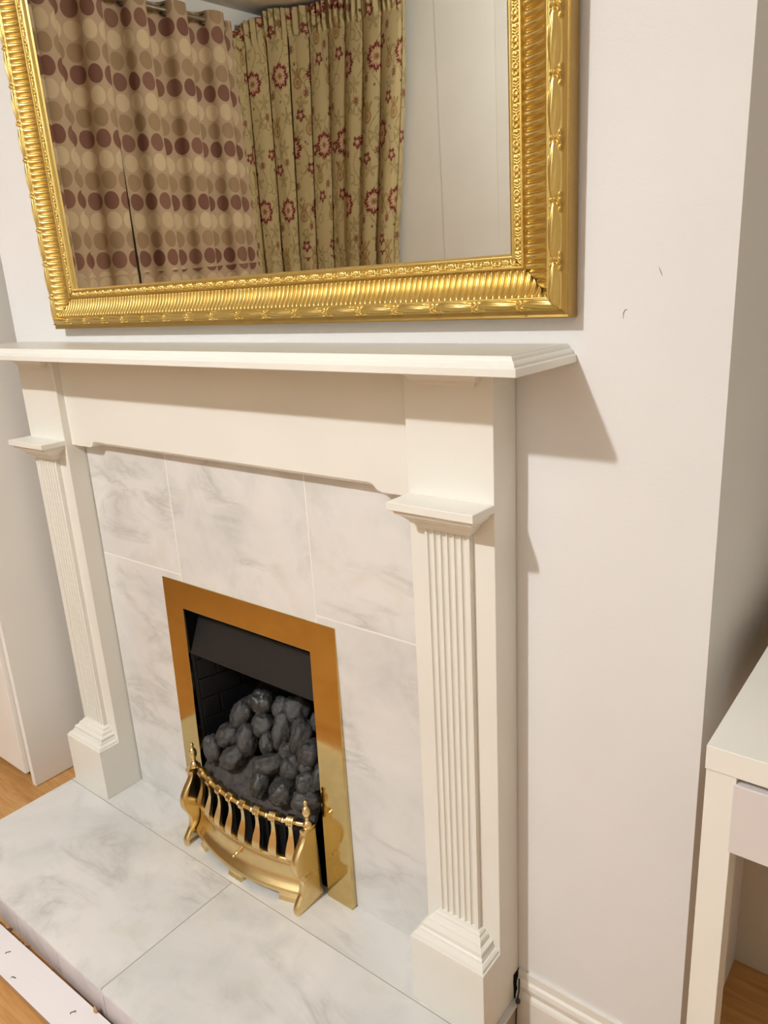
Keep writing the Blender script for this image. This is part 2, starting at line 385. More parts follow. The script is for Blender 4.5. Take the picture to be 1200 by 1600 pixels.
# ------------------------------------------------------------------ surround
sur = thing('fireplace_surround', 'cream painted wooden fireplace surround with fluted pilasters and mantel shelf', 'fireplace surround', (0, -.05, 0))
WP = M['wood_paint']
YB, YF, YS, YP, YC = -.0609, -.045, -.0706, -.114, -.1151
def stack(x0, x1, yback, yfront, prof, ky=1.0):
    """rectangular mitred moulding: prof = [(offset inward, z)]"""
    return [[(x0+o, yback, z), (x0+o, yfront+o*ky, z), (x1-o, yfront+o*ky, z), (x1-o, yback, z)] for o, z in prof]
for s in (-1, 1):
    def mx(o):
        if s < 0:
            for v in o.data.vertices: v.co.x *= -1
            o.data.flip_normals()
        return P(o)
    xi = XIN if s > 0 else .4633
    mx(B().box(xi, W_, YB, -.0008, 0, 1.0750).obj('leg_board', WP, sur, bevel=.0012))
    # fluted shaft
    SX0, SX1 = .5006, .5755
    pts = [(SX0, YB+.001)]
    n = 6; rim = .0035; fw = (SX1-SX0-2*rim)/n
    pts += [(SX0, YS)]
    for i in range(n):
        c = SX0+rim+fw*(i+.5)
        for t in range(9):
            a = math.pi*t/8
            pts.append((c-math.cos(a)*fw*.40, YS+math.sin(a)*.0048))
    pts += [(SX1, YS), (SX1, YB+.001)]
    mx(B().prism(pts, .168, .862, 2).obj('fluted_shaft', WP, sur, smooth=True, angle=30))
    # capital: slab + cove + fillet + ovolo
    cap = [(0.031, .8485), (.0275, .8495), (.025, .8535), (.0245, .8565), (.0205, .8575), (.0205, .8605), (.0185, .8615), (.0165, .8645), (.0125, .869), (.0065, .873), (.0055, .8795), (.0008, .8800), (0, .8808), (0, .8908), (.001, .8917)]
    mx(B().loft(stack(xi+.0006, W_-.0006, YB+.002, YC, cap, 1.25)).obj('capital', WP, sur, smooth=True, angle=25))
    # plinth and its stepped top moulding
    mx(B().box(xi, W_, YP, YB+.002, 0.0003, .1302).obj('plinth', WP, sur, bevel=.0014))
    base = [(0, .1295), (0, .1335), (.0022, .1345), (.0035, .1385), (.0075, .1415), (.0100, .1420), (.0105, .1450), (.0128, .1475), (.0132, .1545), (.0160, .1560), (.0195, .1575), (.0198, .1600), (.0225, .1645), (.0265, .1670), (.0270, .1700), (.0300, .1720)]
    mx(B().loft(stack(xi, W_, YB+.002, YP, base, 1.3)).obj('base_moulding', WP, sur, smooth=True, angle=25))
    bed = [(.030, 1.0475), (.0285, 1.0490), (.0280, 1.0530), (.0230, 1.0545), (.0225, 1.0570), (.0185, 1.0625), (.010, 1.0665), (.0085, 1.0700), (.003, 1.0710), (.003, 1.0748)]
    mx(B().loft(stack(xi-.004, W_+.004, YB+.002, -.1040, bed, 1.35)).obj('bed_moulding', WP, sur, smooth=True, angle=25))
# frieze with raised middle of its lower edge and a chamfer
def fr_pts(xc0, zlow, zhigh):
    return [(-XIN+.003, 1.0748), (-XIN+.003, zlow), (-.392, zlow), (-.384, zlow+.003), (-.380, zhigh-.002), (-.372, zhigh), (.380, zhigh), (.388, zhigh-.002), (.396, zlow+.003), (.405, zlow), (XIN+.002, zlow), (XIN+.002, 1.0748)]
f0 = [(x, YF, z) for x, z in fr_pts(0, .8800, .8935)]
f1 = [(x, YF+.005, z) for x, z in fr_pts(0, .8790, .8880)]
f2 = [(x, -.0170, z) for x, z in fr_pts(0, .8790, .8880)]
P(B().loft([f0, f1, f2]).obj('frieze', WP, sur))
# mantel shelf
sh = [(.0015, 1.0744), (0, 1.0755), (0, 1.0840), (.0012, 1.0850), (.0035, 1.0853), (.0040, 1.0885), (.0055, 1.0905), (.0085, 1.0922), (.0095, 1.0945), (.0115, 1.0968), (.0125, 1.0972)]
P(B().loft(stack(-.6953, .6953, -.0005, -.157, sh, 1.0)).obj('mantel_shelf', WP, sur, smooth=True, angle=25))
P(B().box(-.6826, .6826, -.1443, -.0006, 1.0970, 1.0976).obj('shelf_top', M['shelf_top'], sur))

# ------------------------------------------------------------------ gas fire: trim, box, canopy
fire = thing('gas_fire_insert', 'inset gas fire with flat polished brass trim and black firebox', 'gas fire', (0, 0, 0))
def ty(z): return -.031+.0125*z/.605
OX0, OX1, IX0, IX1, OZ, IZ = -.239, .2585, -.179, .1935, .605, .5435
def trim_ring(y_off):
    def v(x, z): return (x, ty(z)+y_off, z)
    return [v(OX0, 0.0005), v(OX0, OZ), v(OX1, OZ), v(OX1, 0.0005), v(IX1, 0.0005), v(IX1, IZ), v(IX0, IZ), v(IX0, 0.0005)]
a, b = trim_ring(0), trim_ring(.0125)
b = [(x, min(max(y, -.0168), -.0155) if True else y, z) for x, y, z in b]
fs = [(0, 1, 6, 7), (1, 2, 5, 6), (2, 3, 4, 5)]
F = fs + [tuple(i+8 for i in f[::-1]) for f in fs] + [(i, (i+1) % 8, (i+1) % 8+8, i+8) for i in range(8)]
P(B().faces(a+b, F).obj('brass_trim', M['brass'], fire, bevel=.0008))
# firebox shell
bx = B()
bx.box(IX0-.008, IX1+.005, .19, .195, .001, .565).box(IX0-.008, IX1+.005, -.0150, .195, .560, .566).box(IX0-.008, IX1+.005, -.0150, .195, .0008, .004)
bx.box(IX0-.0095, IX0-.0065, -.0150, .195, .0008, .565).box(IX1+.0035, IX1+.0055, -.0150, .195, .0008, .565)
P(bx.obj('firebox', M['soot_shade'], fire))
# splayed side cheeks with bricks in relief
for s in (-1, 1):
    p0 = Vector((IX0-.002, -.014, 0)) if s < 0 else Vector((IX1-.0005, -.014, 0))
    p1 = p0 + Vector((-s*.048, .165, 0)); d = (p1-p0).normalized(); n = Vector((-s*d.y, -s*-d.x, 0)) if False else Vector((d.y*(-s), d.x*s, 0))
    L = (p1-p0).length
    def bxo(name, u0, u1, z0, z1, d0, d1, mat, par, bev=0.0):
        vs = []
        for zz in (z0, z1):
            for uu, dd in ((u0, d0), (u1, d0), (u1, d1), (u0, d1)):
                q = p0 + d*uu + n*dd; vs.append((q.x, q.y, zz))
        return P(B().faces(vs, [(0, 1, 2, 3), (4, 5, 6, 7), (0, 1, 5, 4), (1, 2, 6, 5), (2, 3, 7, 6), (3, 0, 4, 7)]).obj(name, mat, par, bevel=bev))
    panel = bxo('cheek_panel', 0, L, .01, .436, -.003, 0, M['black_metal'], fire)
    lipx = bxo('cheek_flange', 0, .006, .01, .442, 0, .004, M['canopy'], fire)
    for r_ in range(9):
        z0 = .0275+.0487*r_; off = -.055 if r_ % 2 else 0.0
        u = .008 + off
        while u < L:
            u0, u1 = max(u, .008), min(u+.098, L)
            if u1-u0 > .01:
                bo = bxo('brick', u0+.0012, u1-.0012, z0+.0014, min(z0+.0473, .434), 0.0, .0042, M['brick'], panel, .0012)
            u += .1
backp = P(B().box(-.150, .160, .150, .155, .01, .50).obj('back_panel', M['black_metal'], fire))
for r_ in range(10):
    z0 = .0275+.0487*r_; x = -.150 - (.05 if r_ % 2 else 0)
    while x < .16:
        xa, xb = max(x, -.149), min(x+.098, .159)
        if xb-xa > .01 and z0+.047 < .5: P(B().box(xa+.001, xb-.001, .146, .150, z0+.0012, z0+.0475, .001).obj('brick', M['brick'], backp))
        x += .1
# canopy: sloping hood plate with folded edges
cv = [(IX0+.001, -.0165, .4370), (IX1-.001, -.0165, .4370), (IX1-.001, .0175, .5135), (IX0+.001, .0175, .5135)]
cb_ = [(x, y_+.003, z_+.0012) for x, y_, z_ in cv]
can = B().faces(cv+cb_, [(0, 1, 2, 3), (4, 5, 6, 7), (0, 1, 5, 4), (1, 2, 6, 5), (2, 3, 7, 6), (3, 0, 4, 7)])
can.box(IX0+.001, IX1-.001, -.0160, .03, .4370, .4395)
P(can.obj('canopy', M['canopy'], fire))
P(B().box(IX0-.005, IX1+.003, .019, .022, .505, .559).obj('throat_plate', M['soot_shade'], fire))
# fuel bed: ash coloured front lip and a black lumpy base under the coals
def bed(name, t0, t1, drop, mat, nu=60, nv=40):
    V = np.zeros((nu, nv, 3))
    for i in range(nu):
        for j in range(nv):
            x = -.172+.354*i/(nu-1); t = t0+(t1-t0)*j/(nv-1)
            bow_ = -.018*(1-((x-.005)/.18)**2)
            yy = (-.040+bow_)*(1-t)+.140*t
            zz = .155+.215*t**1.05
            if t < .06: zz -= .012*(1-t/.06)
            zz += .006*noise.noise(Vector((x*28, t*9, 0)))+.004*noise.noise(Vector((x*90, t*30, 4)))-drop*min(1, max(0, (t-.20)/.08))
            if name == 'ash_lip' and j == nv-1: zz -= .04
            V[i, j] = (x*(1-.28*t), yy, zz)
    return grid_mesh(name, V, nu, nv, mat, fire)
bed('ash_lip', 0, .34, 0, M['ash'])
bed('fuel_bed', .22, 1.0, .030, M['soot_shade'])
P(B().box(-.165, .172, -.034, -.030, .02, .15).obj('burner_front', M['black_metal'], fire))
tr = B()
for i in range(7): tr.box(-.155+i*.052, -.155+i*.052+.004, -.052, -.034, .03, .150)
tr.box(-.165, .172, -.044, -.034, .148, .152)
P(tr.obj('burner_grate', M['black_metal'], fire))

# ------------------------------------------------------------------ coals, each a thing
coal_t = [  # x, y, z, rx, rz, tilt, shiny, label
 (-.0412, .0544, .3255, .0255, .0245, 0, 1, 'glossy dark ceramic coal at the very top of the pile'),
 (-.0852, .0322, .2953, .0235, .034, -25, 0, 'big charcoal coal just below and left of the glossy topmost coal'),
 (-.0193, .0291, .2910, .0220, .0245, 10, 0, 'round dark grey coal directly under the glossy topmost coal'),
 (.0383, .0324, .2955, .0205, .036, -8, 0, 'tall upright oblong coal in the upper middle of the pile'),
 (.0920, .0352, .2994, .0235, .034, -15, 0, 'large egg-shaped coal near upper right beside the brass trim'),
 (-.1029, -.0015, .2493, .0235, .0250, 0, 0, 'rounded brownish coal touching the leftmost coal'),
 (-.1331, -.0242, .2183, .0190, .0290, 18, 0, 'leftmost coal against the black brick cheek'),
 (-.0482, .0047, .2577, .0215, .0320, 12, 0, 'pointed oval coal with a cracked face, left of centre'),
 (-.0647, -.0225, .2207, .0295, .0215, 25, 0, 'slanting brownish-black coal lowest on the left side of the bed'),
 (.0108, .0102, .2652, .0160, .0240, 0, 0, 'half-hidden narrow coal in the shadow at centre of the pile'),
 (.0664, .0121, .2679, .0150, .0160, 0, 0, 'smallest round coal, right of centre under the tall oblong one'),
 (.1290, .0212, .2802, .0240, .0270, -20, 0, 'big smooth coal pressed against the right side of the opening'),
 (.0329, -.0112, .2361, .0320, .0205, 8, 0, 'wide flat-topped coal in the middle behind the shiny upright one'),
 (.0284, -.0327, .2068, .0175, .0310, -18, 1, 'shiny wet-looking black coal standing at front centre of the bed'),
 (.0910, -.0042, .2456, .0200, .0260, -22, 0, 'wrinkled coal right of centre with long downward creases'),
 (.0949, -.0312, .2088, .0265, .0270, -30, 1, 'chunky lumpy coal with a glint, behind the right fret bars'),
 (.1444, -.0124, .2344, .0215, .0225, 0, 0, 'smooth dark pebble-like coal above the lowest right coal'),
 (.1540, -.0300, .2110, .0280, .0190, 8, 0, 'lowest right wide oval coal behind the right brass finial'),
 (.1680, .0010, .2528, .0130, .0240, 0, 0, 'coal at far right almost cut off by the brass trim'),
 (.0500, .0680, .3300, .0260, .0290, 0, 0, 'dim large coal far back under the canopy'),
 (.0109, .0620, .3230, .0190, .0250, 0, 0, 'dim narrow coal at back between the topmost and far back ones'),
 (.1293, .0066, .2560, .0170, .0170, 0, 0, 'small coal buried between the big right-hand coals'),
 (.1150, .0650, .3250, .0170, .0200, 0, 0, 'shadowed coal at the upper right back corner'),
]
for i, (x, y, z, rx, rz, tilt, sh_, lab) in enumerate(coal_t):
    rx *= 1.10; rz *= 1.10
    bm = bmesh.new(); bmesh.ops.create_icosphere(bm, subdivisions=4, radius=1)
    sd = Vector((i*7.3, i*3.1, i*1.7))
    for v in bm.verts:
        d = v.co.normalized()
        q = Vector((abs(d.x)**2.4, abs(d.y)**2.4, abs(d.z)**2.4)); sq = (q.x+q.y+q.z)**(-1/2.4)
        k = (1+.20*noise.noise(d*1.3+sd)+.12*noise.noise(d*2.9+sd)+.035*noise.noise(d*8+sd)) * (.45+.55*sq)
        cr = abs(noise.noise(d*2.0+sd*2)); k -= .09*max(0, 1-cr/.09)
        v.co = Vector((d.x*rx*k, d.y*min(rx, rz)*.92*k, d.z*rz*k))
    R_ = Matrix.Rotation(math.radians(-tilt), 4, 'Y') @ Matrix.Rotation(math.radians(-32), 4, 'X')
    bm.transform(Matrix.Rotation(math.radians(35), 4, 'Z') @ R_)
    me = bpy.data.meshes.new('coal'); bm.to_mesh(me); bm.free()
    for p in me.polygons: p.use_smooth = True
    o = link('coal', me, M['coal_shiny'] if sh_ else M['coal']); o.location = (x, y, z)
    tag(o, lab, 'coal', 'ceramic coals on the fire')

# ------------------------------------------------------------------ brass fret in front of the fire
fret = thing('fire_fret', 'cast brass bow-fronted fret with eight curved bars, finials and ogee ends', 'fire fret', (0, -.08, 0))
XC = .003; HW = .1745
def bow(x, d=.034): return -d*(1-((x-XC)/HW)**2)
CB = M['brass_cast']
# top rail
P(B().tube([(x, -.043+bow(x), .171) for x in np.linspace(XC-HW, XC+HW, 33)], .0052, 12).obj('top_rail', CB, fret, smooth=True))
for i in range(7):   # small bosses on the rail between the bars
    x = XC+(i-3)*.0385; P(B().lathe([(0, -.0066), (.004, -.0052), (.0064, -.002), (.0064, .002), (.004, .0052), (0, .0066)], (x, -.043+bow(x), .171), 12).obj('rail_boss', CB, fret, smooth=True))
# ash pan front
prof = [(.0035, .0920), (.0070, .0900), (.0082, .0868), (.0066, .0838), (.0038, .0822), (.0050, .0800), (.0058, .0780), (.0040, .0755), (.0022, .0700), (.0018, .0600), (.0030, .0490), (.0065, .0390), (.0115, .0315), (.0170, .0265), (.0200, .0225), (.0205, .0160)]
xsn = np.linspace(XC-HW+.003, XC+HW-.003, 61)
rings = []
for x in xsn:
    out = [(x, -.052+bow(x, .034)-o*1.0, z) for o, z in prof]
    inn = [(x, -.052+bow(x, .034)-o+.0055, z) for o, z in reversed(prof)]
    rings.append(out+inn)
P(B().loft(rings).obj('ash_pan_front', CB, fret, smooth=True, angle=50))
for cx, hw in ((-.128, .014), (-.002, .021), (.138, .022)):
    rg = []
    for x in np.linspace(cx-hw, cx+hw, 8):
        y0_ = -.052+bow(x)-.0205
        rg.append([(x, y0_, .019), (x, y0_+.0005, .008), (x, y0_-.0025, .0004), (x, y0_+.0075, .0004), (x, y0_+.0075, .019)])
    P(B().loft(rg).obj('foot', CB, fret))
kn = [(0, 0), (.0026, .0), (.0022, .004), (.0040, .0065), (.0046, .0090), (.0032, .0115), (.0024, .0130), (.0038, .0155), (.0036, .0185), (.0020, .0205), (0, .0210)]
kb = B().lathe(kn, (0, 0, 0), 14); kb.bm.transform(Matrix.Translation((-.002, -.086, .056)) @ Matrix.Rotation(math.radians(100), 4, 'X')); P(kb.obj('knob', CB, fret, smooth=True))
# bars
def ribbon(path, x, ang, mat, parent, name):
    """path: (y outwards, z, half width, thickness)"""
    ca, sa = math.cos(ang), math.sin(ang); rings = []
    n = len(path)
    for i, (oy, z, hw, th) in enumerate(path):
        o0 = path[max(i-1, 0)]; o1 = path[min(i+1, n-1)]
        tx, tz = -(o1[0]-o0[0]), (o1[1]-o0[1]); l = math.hypot(tx, tz) or 1; ny, nz = tz/l, -tx/l
        ring = []
        for u, w_ in ((-hw, -th/2), (-hw*.55, -th*.72), (hw*.55, -th*.72), (hw, -th/2), (hw, th/2), (-hw, th/2)):
            yy = -oy + ny*w_; zz = z + nz*w_
            ring.append((x[0]+u*ca-yy*sa, x[1]+u*sa+yy*ca, zz))
        rings.append(ring)
    return P(B().loft(rings).obj(name, mat, parent, smooth=True, angle=40))
def smoothpath(cp, n=22):
    cp = np.array(cp, float); t = np.linspace(0, len(cp)-1, n); out = []
    for tt in t:
        i = int(min(tt, len(cp)-1.0001)); f = tt-i
        p0, p1, p2, p3 = cp[max(i-1, 0)], cp[i], cp[min(i+1, len(cp)-1)], cp[min(i+2, len(cp)-1)]
        out.append(tuple(.5*((2*p1)+(-p0+p2)*f+(2*p0-5*p1+4*p2-p3)*f*f+(-p0+3*p1-3*p2+p3)*f**3)))
    return out
barp = smoothpath([(.0060, .176, .0050, .006), (.0065, .166, .0044, .006), (.0060, .154, .0044, .006), (.0075, .140, .0058, .0065), (.0125, .124, .0086, .007), (.0175, .109, .0098, .0075), (.0175, .098, .0096, .0075), (.0135, .089, .0084, .0075), (.0100, .083, .0072, .0075)], 30)
for i in range(8):
    x = XC+(i-3.5)*.0385
    ang = math.atan(2*.034*(x-XC)/HW**2)
    bo = ribbon(barp, (x, -.043+bow(x)), ang, CB, fret, 'bar')
    hb = B()
    for g, wv_, r_ in ((-.0054, .0023, .0116), (0, .0023, .0120), (.0054, .0023, .0116), (0, .0070, .0102)):
        hb.loft([[(g+u_, -.0015+r_*math.cos(2*math.pi*q_/18), .1755+r_*math.sin(2*math.pi*q_/18)) for q_ in range(18)] for u_ in (-wv_, wv_)])
    hb.bm.transform(Matrix.Translation((x, -.043+bow(x), 0)) @ Matrix.Rotation(ang, 4, 'Z'))
    h = hb.obj('bar_head', CB, bo, smooth=True, angle=40); h.location = (0, 0, 0)
# ends: side plate, ogee ribbon, cap and finial
for s in (-1, 1):
    ex = XC+s*(HW+.002)
    front = smoothpath([(-.101, .0004), (-.102, .012), (-.094, .024), (-.084, .038), (-.080, .055), (-.082, .070), (-.088, .082), (-.095, .098), (-.094, .116), (-.083, .134), (-.071, .148), (-.064, .160), (-.062, .170)], 34)
    poly = [(y_, z_) for y_, z_ in front] + [(-.0375, .171), (-.0330, .06), (-.0320, .0004)]
    pl = P(B().prism(poly, ex-.003, ex+.003, 0).obj('end_plate', CB, fret, bevel=.0008))
    rb = [(-y_, z_, .0075 if z_ > .075 else .0065, .006) for y_, z_ in front]
    rb2 = [(oy, z_, hw if abs(z_-.075) > .006 else .0045, th) for oy, z_, hw, th in rb]
    ribbon(rb2, (ex-s*.004, 0), 0, CB, fret, 'ogee_edge')
    P(B().box(ex-.0095, ex+.0045, -.0700, -.036, .1655, .1760, .0025).obj('end_cap', CB, fret, smooth=True, angle=30))
    P(B().box(ex+s*.003-.0016, ex+s*.003+.0016, -.078, -.062, .0700, .0745, .0006).obj('end_nub', CB, fret))
    fin = [(.0, -.002), (.0095, -.001), (.0098, .003), (.0085, .008), (.0055, .0115), (.0036, .0130), (.0036, .0150), (.0050, .0165), (.0036, .0180), (.0040, .0200), (.0068, .0245), (.0086, .0300), (.0088, .0340), (.0078, .0365), (.0084, .0380), (.0074, .0400), (.0058, .0415), (.0062, .0432), (.0040, .0450), (.0030, .0470), (.0028, .0490), (.0042, .0515), (.0046, .0540), (.0038, .0568), (.0020, .0585), (0, .0590)]
    P(B().lathe(fin, (ex-s*.003, -.052, .1765), 20).obj('finial', CB, fret, smooth=True, angle=60))

# ------------------------------------------------------------------ mirror (local frame: x along, y up the glass, z out)
th, ph, zb = math.radians(.7515), math.radians(.1952), 1.1279
AX, AR = -.4873, .6954; MH = .93
Xv = Vector((math.cos(ph), 0, math.sin(ph))); U0 = Vector((-math.sin(ph), 0, math.cos(ph))); N0 = Vector((0, -1, 0))
Uv = U0*math.cos(th)+N0*math.sin(th); Nv = N0*math.cos(th)-U0*math.sin(th)
mir = thing('wall_mirror', 'large mirror in an ornate ribbed gold frame on the wall above the mantel', 'mirror')
mir.matrix_world = Matrix(((Xv.x, Uv.x, Nv.x, 0), (Xv.y, Uv.y, Nv.y, -.0008), (Xv.z, Uv.z, Nv.z, zb), (0, 0, 0, 1)))
FW = .0855; GX0, GX1, GZ0, GZ1 = AX+FW, AR-FW+.002, .0797, MH-.0855
def quad(name, vs, mat): return B().faces(vs, [(0, 1, 2, 3)]).obj(name, mat, mir)
BV = .0185; D = .010
o = B().faces([(GX0+BV, GZ0+BV, D), (GX1-BV, GZ0+BV, D), (GX1-BV, GZ1-BV, D), (GX0+BV, GZ1-BV, D)], [(0, 1, 2, 3)]).obj('mirror_glass', M['mirror'], mir)
def bevel_strip(pts, nx, ny):
    """a bevelled border strip, tilted by the small normal (nx,ny)"""
    c = (sum(p[0] for p in pts)/4, sum(p[1] for p in pts)/4)
    vs = [(p[0], p[1], D-(p[0]-c[0])*nx-(p[1]-c[1])*ny) for p in pts]
    B().faces(vs, [(0, 1, 2, 3)]).obj('bevelled_edge', M['mirror'], mir)
T = .0085
e = .003
bevel_strip([(GX0-e, GZ0-e), (GX1+e, GZ0-e), (GX1-BV, GZ0+BV), (GX0+BV, GZ0+BV)], 0, T*1.1)
bevel_strip([(GX0-e, GZ1+e), (GX1+e, GZ1+e), (GX1-BV, GZ1-BV), (GX0+BV, GZ1-BV)], 0, -T)
bevel_strip([(GX0-e, GZ0-e), (GX0+BV, GZ0+BV), (GX0+BV, GZ1-BV), (GX0-e, GZ1+e)], T, 0)
bevel_strip([(GX1+e, GZ0-e), (GX1-BV, GZ0+BV), (GX1-BV, GZ1-BV), (GX1+e, GZ1+e)], -T, 0)
B().box(AX+.01, AR-.01, .01, MH-.01, 0.0005, .006).obj('backing_board', M['black_metal'], mir)
B().faces([(GX0-.002, GZ0-.002, D-.0006), (GX1+.002, GZ0-.002, D-.0006), (GX1+.002, GZ1+.002, D-.0006), (GX0-.002, GZ1+.002, D-.0006)], [(0, 1, 2, 3)]).obj('silvering', M['mirror'], mir)
def frame_depth(w_, s, L, pitch):
    """w_: distance from glass edge outwards, s: along"""
    bw = np.array([0, .0008, .004, .0062, .0068, .0160, .0168, .0200, .0208, .0215, .0565, .0580, .0595, .0605, .0660, .0720, .0800, .0815, .0825, .0835, .0850])
    bd = np.array([.0100, .0150, .0178, .0175, .0140, .0145, .0190, .0190, .0150, .0125, .0290, .0312, .0308, .0298, .0300, .0275, .0225, .0222, .0240, .0240, .0225])
    d = np.interp(w_, bw, bd)
    # scooped ribs
    zone = (w_ > .0215) & (w_ < .0570)
    t = np.clip((w_-.0215)/.0355, 0, 1)
    d = np.where(zone, .0128+.0167*t**2.0, d)
    fr = (s/pitch) % 1.0
    rib = np.sqrt(np.clip(1-((fr-.5)/(.30 if pitch < .010 else .40))**2, 0, 1))
    ends = np.clip(np.minimum((w_-.0215)/.0012, (.0572-w_)/.0045), 0, 1)
    d = np.where(zone, d + (.0052*rib-.0024)*ends**.5, d)
    # inner scroll ornament
    P_ = .0275; q = (s % P_); zo = (w_ > .0068) & (w_ < .0162); c = w_-.0114
    def ring(cx, r, wd, h): rr = np.sqrt((q-cx)**2+c**2); return h*np.exp(-((rr-r)/wd)**2)
    orn = ring(.0045, .0031, .0010, .0030)+ring(.0112, .0031, .0010, .0030)+ring(.0045, 0, .0010, .0018)+ring(.0112, 0, .0010, .0018)
    for k_, sg in ((.0165, 1), (.0195, 1), (.0225, 1)):
        orn = orn + .0028*np.exp(-((q-k_-np.abs(c)*.55)/.0008)**2)*np.exp(-(c/.0038)**4)
    orn = orn + .003*np.exp(-((q-.0250)/.0014)**2-(c/.0022)**2)
    d = np.where(zo, d+orn, d)
    # outer husk garland
    Ph = .066; q2 = (s % Ph)/Ph; cc = w_-.0665
    env = np.abs(np.sin(np.pi*q2))**.75
    hw = .0016+.0052*env
    bulge = np.sqrt(np.clip(1-(cc/hw)**2, 0, 1))
    lines = 1+.08*np.cos(cc/hw*7.5+2.2*np.cos(np.pi*q2)) 
    h = (.0018+.0046*env)*bulge*lines
    # crossing leaf bud at the nodes
    dq = (np.minimum(q2, 1-q2))*Ph
    h = np.maximum(h, .0062*np.exp(-((dq-.0035)/.0016)**2-((np.abs(cc)-.0025)/.0016)**2))
    h = np.maximum(h, .0072*np.exp(-(dq/.0030)**2-((cc-.0072)/.0022)**2))
    h = np.maximum(h, .0044*np.exp(-((dq-.008)/.0022)**2-((cc-.0075)/.0014)**2))
    zh = (w_ > .0604) & (w_ < .0785)
    return np.where(zh, d+h, d)
ws = np.unique(np.r_[np.linspace(0, .0068, 8), np.linspace(.0068, .0165, 15), np.linspace(.0166, .0215, 9), np.linspace(.0215, .0572, 24), np.linspace(.0573, .0610, 5), np.linspace(.0612, .0790, 26), np.linspace(.0791, .0850, 7)])
def rail(side):
    if side in ('bottom', 'top'): L0, L1, step, pitch = AX, AR, .00085, .0092
    else: L0, L1, step, pitch = 0, MH, .00095, .0114
    s = np.arange(L0-.0002, L1+step, step); n = len(s)
    S, Wd = np.meshgrid(s, np.r_[ws, .0855], indexing='ij')
    Dp = frame_depth(np.minimum(Wd, .085), S-L0, L1-L0, pitch); Dp[:, -1] = 0.0005
    if side == 'bottom': lim0, lim1 = GX0-Wd, GX1+Wd; lim1 = np.minimum(lim1, AR); lim0 = np.maximum(lim0, AX)
    elif side == 'top': lim0, lim1 = np.maximum(GX0-Wd, AX), np.minimum(GX1+Wd, AR)
    else: lim0, lim1 = np.maximum(GZ0-Wd*(GZ0/.0855), 0), np.minimum(GZ1+Wd, MH)
    Sc = np.clip(S, lim0, lim1)
    if side == 'bottom': V = np.stack([Sc, GZ0-Wd*(GZ0/.0855), Dp], -1)
    elif side == 'top': V = np.stack([Sc, GZ1+Wd, Dp], -1)
    elif side == 'left': V = np.stack([GX0-Wd, Sc, Dp], -1)
    else: V = np.stack([np.minimum(GX1+Wd, AR), Sc, Dp], -1)
    o = grid_mesh('frame_rail', V, n, Wd.shape[1], M['gold'], mir)
    o.data.materials.append(M['gilt_shade'])
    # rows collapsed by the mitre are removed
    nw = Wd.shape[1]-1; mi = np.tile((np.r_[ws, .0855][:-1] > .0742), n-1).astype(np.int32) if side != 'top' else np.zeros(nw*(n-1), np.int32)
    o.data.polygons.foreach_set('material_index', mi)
    bm = bmesh.new(); bm.from_mesh(o.data); bmesh.ops.dissolve_degenerate(bm, dist=1e-6, edges=bm.edges)
    bmesh.ops.recalc_face_normals(bm, faces=bm.faces)
    bm.to_mesh(o.data); bm.free()
    for p in o.data.polygons: p.use_smooth = True
    return o
for s_ in ('bottom', 'left', 'right', 'top'): rail(s_)

# ------------------------------------------------------------------ wardrobe in the left alcove
wd = thing('wardrobe', 'tall plain white wardrobe standing left of the fireplace', 'wardrobe', (-1.2, .1, HZ))
WXR = -.7715
P(B().box(WXR-.018, WXR, -.148, .335, HZ+.002, 2.1, .0008).obj('side_panel', M['ward'], wd))
P(B().box(-1.75, -1.732, -.148, .335, HZ+.002, 2.1, .0008).obj('side_panel', M['ward'], wd))
P(B().box(-1.732, WXR-.018, .327, .334, HZ+.01, 2.1).obj('back_board', M['ward'], wd))
P(B().box(-1.732, WXR-.018, -.140, .334, 2.08, 2.1).obj('top_panel', M['ward'], wd))
P(B().box(-1.732, WXR-.018, -.125, .334, -.008, .006).obj('bottom_panel', M['ward'], wd))
P(B().box(-1.732, WXR-.018, -.02, -.005, HZ, -.008).obj('kick_board', M['ward'], wd))
d1 = P(B().box(-1.2605, WXR-.0205, -.160, -.142, -.030, 2.095, .0015).obj('door', M['ward'], wd))
d2 = P(B().box(-1.7295, -1.2640, -.160, -.142, -.030, 2.095, .0015).obj('door', M['ward'], wd))
for d_, x in ((d1, -1.235), (d2, -1.289)):
    h = B().tube([(x, -.160, 1.0), (x, -.185, 1.01), (x, -.185, 1.14), (x, -.160, 1.15)], .005, 8).obj('handle', M['pole'], d_); h.location = (0, 0, 0)

# ------------------------------------------------------------------ desk in the right alcove
dk = thing('desk', 'white desk with a drawer in the alcove right of the fireplace', 'desk', (1.3, .08, HZ))
DX, DY, DZ = .9245, -.167, .6999
P(B().box(DX, 1.970, DY, .328, DZ-.0285, DZ, .0008).obj('desk_top', M['desk'], dk))
for x in (DX+.001, 1.938):
    P(B().box(x, x+.0305, DY+.0015, DY+.034, HZ+.001, DZ-.0287, .0006).obj('leg', M['desk'], dk))
    if x > 1: P(B().box(x, x+.0305, .294, .326, HZ+.001, DZ-.0287, .0006).obj('leg', M['desk'], dk))
    P(B().box(x+.002, x+.0285, DY+.034, .294, .575, DZ-.0287).obj('side_rail', M['desk'], dk))
P(B().box(DX+.0315, 1.938, .285, .300, .43, DZ-.0287).obj('back_board', M['desk'], dk))
for x0_, x1_ in ((.9545, 1.448), (1.452, 1.9365)):
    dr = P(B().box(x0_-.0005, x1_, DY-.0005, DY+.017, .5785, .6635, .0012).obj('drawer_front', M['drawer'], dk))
    q = B().box(x0_+.012, x1_-.012, DY+.017, .25, .590, .655).obj('drawer_box', M['desk'], dr); q.location = (0, 0, 0)

